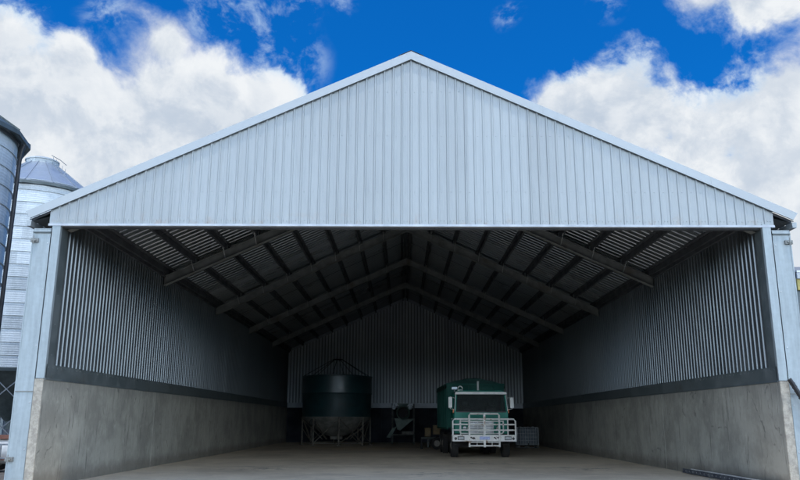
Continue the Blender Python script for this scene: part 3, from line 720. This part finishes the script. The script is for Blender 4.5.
for s in (-1,1):
    q = MB(); x = s*(CX-.02); q.add([(x,YF+.14,1.96),(x,1.94,1.96),(x-s*.06,1.94,2.78),(x-s*.06,YF+.26,2.78)], [(0,1,2,3)]); q.build('side_window', M['glass'], tk)
    q = MB(); xa, xb = sorted((s*(CX+.003), s*(CX+.02))); q.box(xa,xb,YF+.15,1.97,1.12,1.93); dr = q.build('door', M['cab'], tk, bevel=.006)
    q = MB(); xa, xb = sorted((s*(CX+.02), s*(CX+.05))); q.box(xa,xb,1.78,1.92,1.68,1.72); q.build('handle', M['grille'], dr)
    q = MB(); xa, xb = sorted((s*(CX+.001), s*(CX+.06))); q.box(xa,xb,YF+.06,YF+.2,1.96,2.12); q.build('indicator', M['orange'], tk, bevel=.01)
    # mirrors on arms
    q = MB(); mx = s*1.40
    q.tube([(s*1.2,YF+.12,2.62),(mx,YF-.02,2.68),(mx,YF-.02,2.14),(s*1.2,YF+.12,2.12)], .016, 8); q.build('mirror_arm', M['white2'], tk)
    q = MB(); q.box(mx-.085,mx+.085,YF-.075,YF-.035,2.18,2.66); q.build('mirror', M['white2'] , tk, bevel=.02)
    # wheel arch and step
    q = MB()
    pts = [(1.75+.68*math.cos(a), .55+.62*math.sin(a)) for a in [math.pi*k/10 for k in range(11)]]
    x0, x1 = sorted((s*.95, s*1.26))
    for i in range(10):
        (a,b),(c,e) = pts[i],pts[i+1]
        q.add([(x0,a,b),(x1,a,b),(x1,c,e),(x0,c,e),(x0,a,b+.03),(x1,a,b+.03),(x1,c,e+.03),(x0,c,e+.03)], [(0,1,2,3),(4,5,6,7),(0,1,5,4),(1,2,6,5),(2,3,7,6),(3,0,4,7)])
    q.build('mudguard', M['chassis'], tk)
    q = MB(); x0, x1 = sorted((s*.62, s*1.24)); q.box(x0,x1,YF+.02,YF+.20,.62,1.05); q.build('bumper_corner', M['chassis'], tk, bevel=.03)
for x in (-.6,.6):
    q = MB(); q.box(x-.26,x+.26,1.75,2.25,1.1,1.5); q.box(x-.26,x+.26,2.2,2.36,1.5,2.25); q.box(x-.15,x+.15,2.22,2.34,2.25,2.45); q.build('seat', M['seat'], tk, bevel=.04)
q = MB(); q.tube([( -.6+.24*math.cos(2*math.pi*k/20), 1.42+.10*math.sin(2*math.pi*k/20), 1.98+.2*math.sin(2*math.pi*k/20)) for k in range(21)], .018, 6, cap=False); q.bar((-.6,1.42,1.98),(-.6,1.1,1.7),.04); q.build('steering_wheel', M['black'], tk)
q = MB(); q.box(-1.14,1.14,YF+.12,YF+.42,1.75,1.99); q.build('dashboard', M['seat'], tk, bevel=.04)
q = MB(); q.box(-1.1,1.1,YB-.09,YB-.055,2.02,2.74); q.build('cab_lining', M['curtain'], tk)
# grille and its white surround
q = MB()
for i in range(9): q.box(-.52,.52,YF-.045,YF-.006,1.10+.055*i,1.135+.055*i)
for x in (-.52,-.17,.17,.52): q.box(x-.015,x+.015,YF-.055,YF-.046,1.08,1.60)
q.build('grille', M['grille'], tk)
q = MB(); q.box(-.54,.54,YF-.005,YF-.001,1.07,1.62); q.build('grille_back', M['black'], tk)
q = MB()
fr = [(-.98,1.58),(-.98,1.12),(-.90,1.06),(.90,1.06),(.98,1.12),(.98,1.58)]
for i in range(5): q.bar((fr[i][0],YF-.03,fr[i][1]),(fr[i+1][0],YF-.03,fr[i+1][1]),.05,.07,up=(0,1,0))
q.bar((-1.0,YF-.03,1.60),(1.0,YF-.03,1.60),.05,.07,up=(0,1,0)); q.build('grille_surround', M['white2'], tk)
for s in (-1,1):
    q = MB(); q.lathe([(.01,YF-.05),(.07,YF-.045),(.09,YF-.01)], (s*.76,1.30), 18, 'y'); q.build('headlight', M['lamp'], tk)
# bull bar
bb = MB()
bb.box(-1.40,1.40,-.04,.04,.74,1.02); bb.box(-1.40,1.40,.04,.22,.74,.76); bb.box(-1.40,1.40,.04,.22,1.0,1.02)
for s in (-1,1):
    xa, xb = sorted((s*1.40, s*1.36)); bb.box(xa,xb,.04,.55,.74,1.02)
bbo = bb.build('bull_bar_plate', M['white'], tk, bevel=.012)
q = MB()
for z in (1.22,1.46): q.tube([(-1.36,.0,z),(1.36,.0,z)], .034, 10)
q.tube([(-1.38,0,1.0),(-1.38,0,1.60),(-1.31,0,1.69),(-.66,0,1.69)], .038, 10); q.tube([(1.38,0,1.0),(1.38,0,1.60),(1.31,0,1.69),(.66,0,1.69)], .038, 10)
q.tube([(-.66,-.01,1.69),(.66,-.01,1.69)], .034, 10)
q.tube([(-.66,-.03,.50),(-.66,-.03,1.86),(-.60,-.03,1.92),(.60,-.03,1.92),(.66,-.03,1.86),(.66,-.03,.50)], .042, 10)
q.box(-.045,.045,-.10,-.041,.50,1.92)
for x in (-1.04,1.04): q.tube([(x,0,1.0),(x,0,1.66)], .028, 8)
q.tube([(-.66,-.03,.56),(.66,-.03,.56)], .034, 10); q.tube([(-.66,-.03,.70),(.66,-.03,.70)], .02, 8)
for x in (-.33,.33): q.tube([(x,-.03,.56),(x,-.03,.73)], .02, 8)
for x in (-.66,.66): q.bar((x,.0,1.4),(x,.8,1.2),.06); q.bar((x,.0,.85),(x,1.0,.85),.08)
q.build('bull_bar', M['white'], tk)
for s in (-1,1):
    q = MB(); q.box(s*1.03-.15,s*1.03+.15,-.052,-.042,.80,.96); q.build('lamp_bezel', M['black'], tk)
    q = MB(); q.box(s*1.03-.12,s*1.03+.12,-.062,-.053,.83,.93); q.build('lamp', M['lamp'], tk)
    q = MB(); q.lathe([(.01,-.08),(.05,-.075),(.06,-.042)], (s*1.26,.86), 14, 'y'); q.build('fog_lamp', M['black'], tk)
for x, ww in ((-.56,.12),(.46,.07),(.62,.09),(-.45,.05)):
    q = MB(); q.prism([(x-ww,.90),(x-ww*.2,.94),(x+ww,.86),(x+ww*.7,.82),(x-.01,.87)], 'y', -.047, -.041); q.build('marking', M['chassis'], tk)
q = MB(); q.box(-.22,.22,-.118,-.104,.82,.95); q.build('number_plate', M['plate'], tk)
# tipping bin
B0, B1, BX = 2.95, 9.2, 1.32
q = MB(); q.box(-BX,BX,B0,B0+.06,1.30,3.30); q.box(-BX,BX,B1-.06,B1,1.30,3.30); q.box(-BX,-BX+.05,B0+.06,B1-.06,1.30,3.30); q.box(BX-.05,BX,B0+.06,B1-.06,1.30,3.30); q.box(-BX+.05,BX-.05,B0+.06,B1-.06,1.30,1.36)
q.build('tipping_bin', M['body'], tk)
q = MB()
for s in (-1,1):
    x0, x1 = sorted((s*(BX+.001), s*(BX+.07)))
    for k in range(9):
        y = B0+.05+k*(B1-B0-.15)/8; q.box(x0,x1,y,y+.07,1.30,3.28)
    x0, x1 = sorted((s*(BX+.002), s*(BX+.085))); q.box(x0,x1,B0,B1,3.281,3.36); q.box(x0,x1,B0,B1,1.22,1.299)
for x in (-.9,-.3,.3,.9): q.box(x-.04,x+.04,B0-.06,B0-.001,1.32,3.28)
q.box(-BX-.08,BX+.08,B0-.09,B0-.061,3.26,3.36)
q.build('bin_rib', M['body'], tk)
q = MB(); n = 14; m_ = 26; vs = []
for j in range(m_+1):
    y = B0-.07 + (B1-B0+.12)*j/m_
    for i in range(n+1):
        x = -BX-.08 + 2*(BX+.08)*i/n; u = abs(x+.08)/(BX+.08)
        z = 3.34 + .27*max(0,(1-u**1.5)) + .02*math.sin(j*math.pi/2)*max(0,1-u) - .015*math.sin(i*2.1+j)
        vs.append((x,y,z))
q.add(vs, [(j*(n+1)+i, j*(n+1)+i+1, (j+1)*(n+1)+i+1, (j+1)*(n+1)+i) for j in range(m_) for i in range(n)], True)
# front and rear gussets of the tarp, side hem
for j in (0, m_):
    base = [(vs[j*(n+1)+i][0], vs[j*(n+1)+i][1], 3.30) for i in range(n+1)]; top = [vs[j*(n+1)+i] for i in range(n+1)]
    q.add(base+top, [(i,i+1,n+2+i,n+1+i) for i in range(n)])
for i in (0, n):
    top = [vs[j*(n+1)+i] for j in range(m_+1)]; base = [(p[0]+(.005 if i else -.005),p[1],3.16-.05*abs(math.sin(j*1.1))) for j,p in enumerate(top)]
    q.add(base+top, [(j,j+1,m_+2+j,m_+1+j) for j in range(m_)])
q.build('tarpaulin', M['tarp'], tk)
q = MB(); q.tube([(.12,2.86,1.2),(.12,2.86,3.36),(.12,2.80,3.46)], .05, 12); q.build('exhaust_stack', M['white2'], tk)
q = MB(); q.box(-1.16,-.88,2.78,2.87,3.06,3.20); q.bar((-1.02,2.83,2.9),(-1.02,2.83,3.06),.03); q.build('work_lamp', M['lamp'], tk, bevel=.02)
q = MB(); q.tube([(-.90+.10*math.cos(a), 1.3, 3.06+.10*math.sin(a)) for a in [math.pi*1.1*k/12-.1 for k in range(13)]], .02, 8); q.box(-1.02,-.78,1.25,1.35,2.96,3.0); q.build('roof_grab_loop', M['white2'], tk)
q = MB(); q.box(-1.28,-1.24,8.0,8.9,.45,1.1); q.box(1.24,1.28,8.0,8.9,.45,1.1); q.build('mud_flap', M['black'], tk)

# ------------------------------------------------------------------ small things near the camera
an = thing('steel_angle', 'dark punched steel angle with white strip lying along right wall foot', 'steel section', (8.88, 21, 0))
q = MB(); q.box(-.04,.06,-1.6,4.6,.02,.035); q.box(-.055,-.040,-1.6,4.6,.02,.15); q.build('angle_bar', M['angle'], an)
q = MB(); q.box(-.045,.03,-1.6,3.9,.152,.172); q.build('white_strip', M['strapwhite'], an)
q = MB()
for k in range(20): q.lathe([(.001,-.060),(.022,-.059),(.022,-.0555)], (-1.4+.3*k,.085), 8, 'x', False)
q.build('bolt', M['bolt'], an)
hs = MB(); hs.tube([(9.20,18.82,2.62),(9.26,18.82,2.52),(9.6,18.8,1.86),(10.3,18.75,.7),(10.7,18.72,.08)], .055, 12)
for k in range(8):
    a = k/8; hs.tube([(9.26+.34*a-.0,18.82,2.52-.66*a),(9.27+.34*a,18.82,2.50-.66*a)], .062, 12)
ho = hs.build('black_pipe', M['black']); ho['label'] = 'black plastic pipe slanting down past the right hand steel column'; ho['category'] = 'pipe'

wt = thing('water_cart', 'white poly tank on low red brown trailer beside the left column', 'trailer', (-13.3, 25.2, 0))
q = MB(); q.lathe([(.01,-1.0),(.34,-.98),(.40,-.9),(.40,.9),(.34,.98),(.01,1.0)], (0,.62), 28, 'x'); q.build('tank_body', M['tank'], wt)
q = MB(); q.box(-1.1,1.1,-.45,.45,.36,.44); q.bar((1.1,0,.4),(1.55,0,.35),.07); q.build('trailer_frame', M['redbrown'], wt)
q = MB(); q.box(-.5,.95,-.32,.2,1.0,1.12); q.build('tray', M['redbrown'], wt)
for y in (-.55,.55):
    q = MB(); q.lathe([(.14,y-.07),(.24,y-.08),(.28,y-.04),(.28,y+.04),(.24,y+.08),(.14,y+.07)], (0,.28), 24, 'y', closed=True); wh = q.build('wheel', M['rubber'], wt)
    q = MB(); q.lathe([(.01,y-.05),(.14,y-.05)], (0,.28), 16, 'y'); q.build('rim', M['rim'], wh)
gr = thing('pipe_rail', 'short galvanised pipe guard rail beside the left hand column', 'rail', (-12.4, 24, 0))
for x in (-1.2,-.05,.28):
    q = MB(); q.tube([(x,0,0),(x,0,.86)], .025, 8); q.build('post', M['cage'], gr)
for z in (.45,.86):
    q = MB(); q.tube([(-1.2,0,z),(.28,0,z)], .025, 8); q.build('rail', M['cage'], gr)

# ------------------------------------------------------------------ camera
F, PI_, YA, RO, CXC, H = 761.01, .2332, -.0038, -.0036, -.2095, 1.6
right = Vector((math.cos(YA), -math.sin(YA), 0)); fwd0 = Vector((math.sin(YA), math.cos(YA), 0))
fwd = fwd0*math.cos(PI_) + Vector((0,0,math.sin(PI_))); up = Vector((0,0,math.cos(PI_))) - fwd0*math.sin(PI_)
cR = right*math.cos(RO) - up*-math.sin(RO)*-1
cR = right*math.cos(RO) + up*(-math.sin(RO))*1
# image x = cos*X - sin*Y ; image y = sin*X + cos*Y
cR = right*math.cos(RO) - up*math.sin(RO); cU = right*math.sin(RO) + up*math.cos(RO)
cam = bpy.data.cameras.new('camera'); co_ = bpy.data.objects.new('camera', cam); COL.objects.link(co_)
m4 = Matrix((( cR.x,cU.x,-fwd.x,CXC),(cR.y,cU.y,-fwd.y,0),(cR.z,cU.z,-fwd.z,H),(0,0,0,1)))
co_.matrix_world = m4
cam.sensor_fit = 'HORIZONTAL'; cam.sensor_width = 36; cam.lens = F/800*36; cam.clip_start = .1; cam.clip_end = 4000
SC.camera = co_
def direction(px, py):
    return (fwd*F + cR*(px-400) + cU*(240-py)).normalized()

# ------------------------------------------------------------------ light
SUN_DIR = Vector((.03, -.24, .95)).normalized()
el = math.asin(SUN_DIR.z); az = math.atan2(SUN_DIR.x, SUN_DIR.y)
sun = bpy.data.lights.new('sun', 'SUN'); sun.energy = 2.2; sun.angle = R(.53); sun.color = (1,.96,.90)
so = bpy.data.objects.new('sun', sun); COL.objects.link(so); so.rotation_euler = SUN_DIR.to_track_quat('Z','Y').to_euler(); so.location = (0,0,60)

wd = bpy.data.worlds.new('World'); SC.world = wd; wd.use_nodes = True; nt = wd.node_tree; nt.nodes.clear(); t = NT(nt)
out = t.n('ShaderNodeOutputWorld'); bg = t.n('ShaderNodeBackground'); nt.links.new(bg.outputs[0], out.inputs[0])
STR = .10; bg.inputs[1].default_value = STR
sky = t.n('ShaderNodeTexSky', sky_type='NISHITA', sun_disc=False, sun_elevation=el, sun_rotation=az, air_density=1.0, dust_density=.4, ozone_density=2.5)
d = t.n('ShaderNodeTexCoord').outputs['Generated']
dn = t.vmath('NORMALIZE', d).outputs[0]
skc = t.mix(1.0, sky.outputs[0], (.025,.72,1.55), 'MULTIPLY')
# cloud field: soft lobes around directions, broken up by fractal noise
wn = t.n('ShaderNodeTexNoise', ins={'Vector':dn,'Scale':5.0,'Detail':3.0}).outputs[1]
wv = t.vmath('MULTIPLY_ADD', wn, (.09,.09,.09)); wv.inputs[2].default_value = (-.045,-.045,-.045)
pw = t.vmath('ADD', dn, wv.outputs[0]).outputs[0]
BL = [(-40,150,130),(40,120,85),(95,105,66),(72,62,36),(150,130,95),(185,92,50),(168,45,26),(215,125,78),(262,110,48),(110,190,95),(-10,40,44),(285,150,50),
      (560,115,36),(600,122,44),(650,120,58),(690,150,60),(742,128,44),(792,100,44),(830,170,115),(760,190,85),(705,-10,34),(750,-8,34),(790,-18,34),
      (30,220,90),(860,260,120)]
val = None
for px_, py_, r_ in BL:
    c = direction(px_, py_); r = r_/F*1.25*c.dot(fwd)
    dist = t.vmath('DISTANCE', dn, tuple(c)).outputs['Value']
    v = t.math('MULTIPLY_ADD', dist, -1/r, 1.0)
    val = v if val is None else t.math('SMOOTH_MAX', val, v, .25)
# the half of the sky behind the camera has its own scattered cloud
back = t.n('ShaderNodeSeparateXYZ', ins={0:dn})
bk = t.ramp(back.outputs[1], .35, -.15, -1.0, .32)
elv = t.ramp(back.outputs[2], .75, .1, -.35, .1)
val = t.math('MAXIMUM', val, t.math('ADD', bk, elv))
fb = t.noise(pw, 8.5, 13, .60)
fb2 = t.noise(pw, 2.6, 4, .5)
dens = t.math('ADD', val, t.math('MULTIPLY_ADD', fb, 2.1, -1.05)); dens = t.math('ADD', dens, t.math('MULTIPLY_ADD', fb2, .6, -.3))
fb3 = t.noise(pw, 24.0, 10, .6); dens = t.math('ADD', dens, t.math('MULTIPLY_ADD', fb3, .7, -.35))
# thin wisps
ws_ = None
for px_, py_, r_ in [(215,30,42),(250,45,48),(285,60,40),(300,10,26),(262,20,36),(10,8,40),(120,25,30),(230,12,30),(520,20,16),(618,8,18),(345,8,18)]:
    c = direction(px_, py_); r = r_/F*1.2
    v = t.math('MULTIPLY_ADD', t.vmath('DISTANCE', pw, tuple(c)).outputs['Value'], -1/r, 1.0)
    ws_ = v if ws_ is None else t.math('MAXIMUM', ws_, v)
wf = t.noise(t.stretch(pw, (1,1,1.3)), 20, 10, .62, .1)
wisp = t.math('MULTIPLY', t.ramp(ws_, 0, .8), t.ramp(wf, .44, .68))
al = t.n('ShaderNodeMapRange', interpolation_type='SMOOTHSTEP', ins={0:dens,1:.02,2:t.ramp(t.noise(dn, 4.5, 2), .4, .6, .26, .8)}).outputs[0]
al = t.math('MAXIMUM', al, t.math('MULTIPLY', wisp, .7))
al = t.math('MULTIPLY', al, t.ramp(back.outputs[2], -.02, .06))
# light and shade inside the cloud: compare the field with itself nearer the sun
ps = t.vmath('ADD', pw, tuple(Vector((.012,-.01,.034)))).outputs[0]
fbs = t.noise(ps, 8.5, 9, .60)
lit = t.ramp(t.math('SUBTRACT', fb, fbs), -.09, .09)
core = t.ramp(dens, .2, 1.3)
shade = t.math('MULTIPLY_ADD', lit, .55, t.math('MULTIPLY_ADD', core, -.34, .50), clamp=True)
soft = t.noise(pw, 3.6, 3, .5)
shade = t.math('MULTIPLY_ADD', t.ramp(t.math('MULTIPLY_ADD', fb3, .5, t.math('MULTIPLY', soft, .5)),.38,.62), .4, t.math('MULTIPLY', shade, .8), clamp=True)
cc = t.mix(shade, (4.2,5.2,6.6), (8.8,9.1,9.4))
cc2 = t.mix(t.ramp(dens, 0, .5), (5.5,7.2,9.3), cc)
fill_boost = t.ramp(t.vmath('DOT_PRODUCT', dn, tuple(Vector((.3,-.85,.35)).normalized())).outputs['Value'], -.1, .8, 1.0, 6.0)  # added boost: unseen cloud behind the camera brightened to fill the shed
cc3 = t.vmath('SCALE', t.mix(t.ramp(fill_boost,1.0,3.0), cc2, t.mix(1.0, cc2, (.93,.98,1.02), 'MULTIPLY'))); nt.links.new(fill_boost, cc3.inputs['Scale'])
nt.links.new(t.mix(al, skc, cc3.outputs[0]), bg.inputs[0])
wd.cycles.sampling_method = 'MANUAL'; wd.cycles.sample_map_resolution = 512

# ------------------------------------------------------------------ render settings
SC.render.engine = 'CYCLES'
SC.view_settings.view_transform = 'Standard'; SC.view_settings.look = 'None'; SC.view_settings.exposure = 0; SC.view_settings.gamma = 1
cy = SC.cycles; cy.max_bounces = 8; cy.diffuse_bounces = 5; cy.glossy_bounces = 4; cy.transmission_bounces = 4; cy.use_denoising = True
cy.caustics_reflective = False; cy.caustics_refractive = False; cy.sample_clamp_indirect = 8; cy.blur_glossy = .5
SC.render.resolution_x = 1024; SC.render.resolution_y = 614
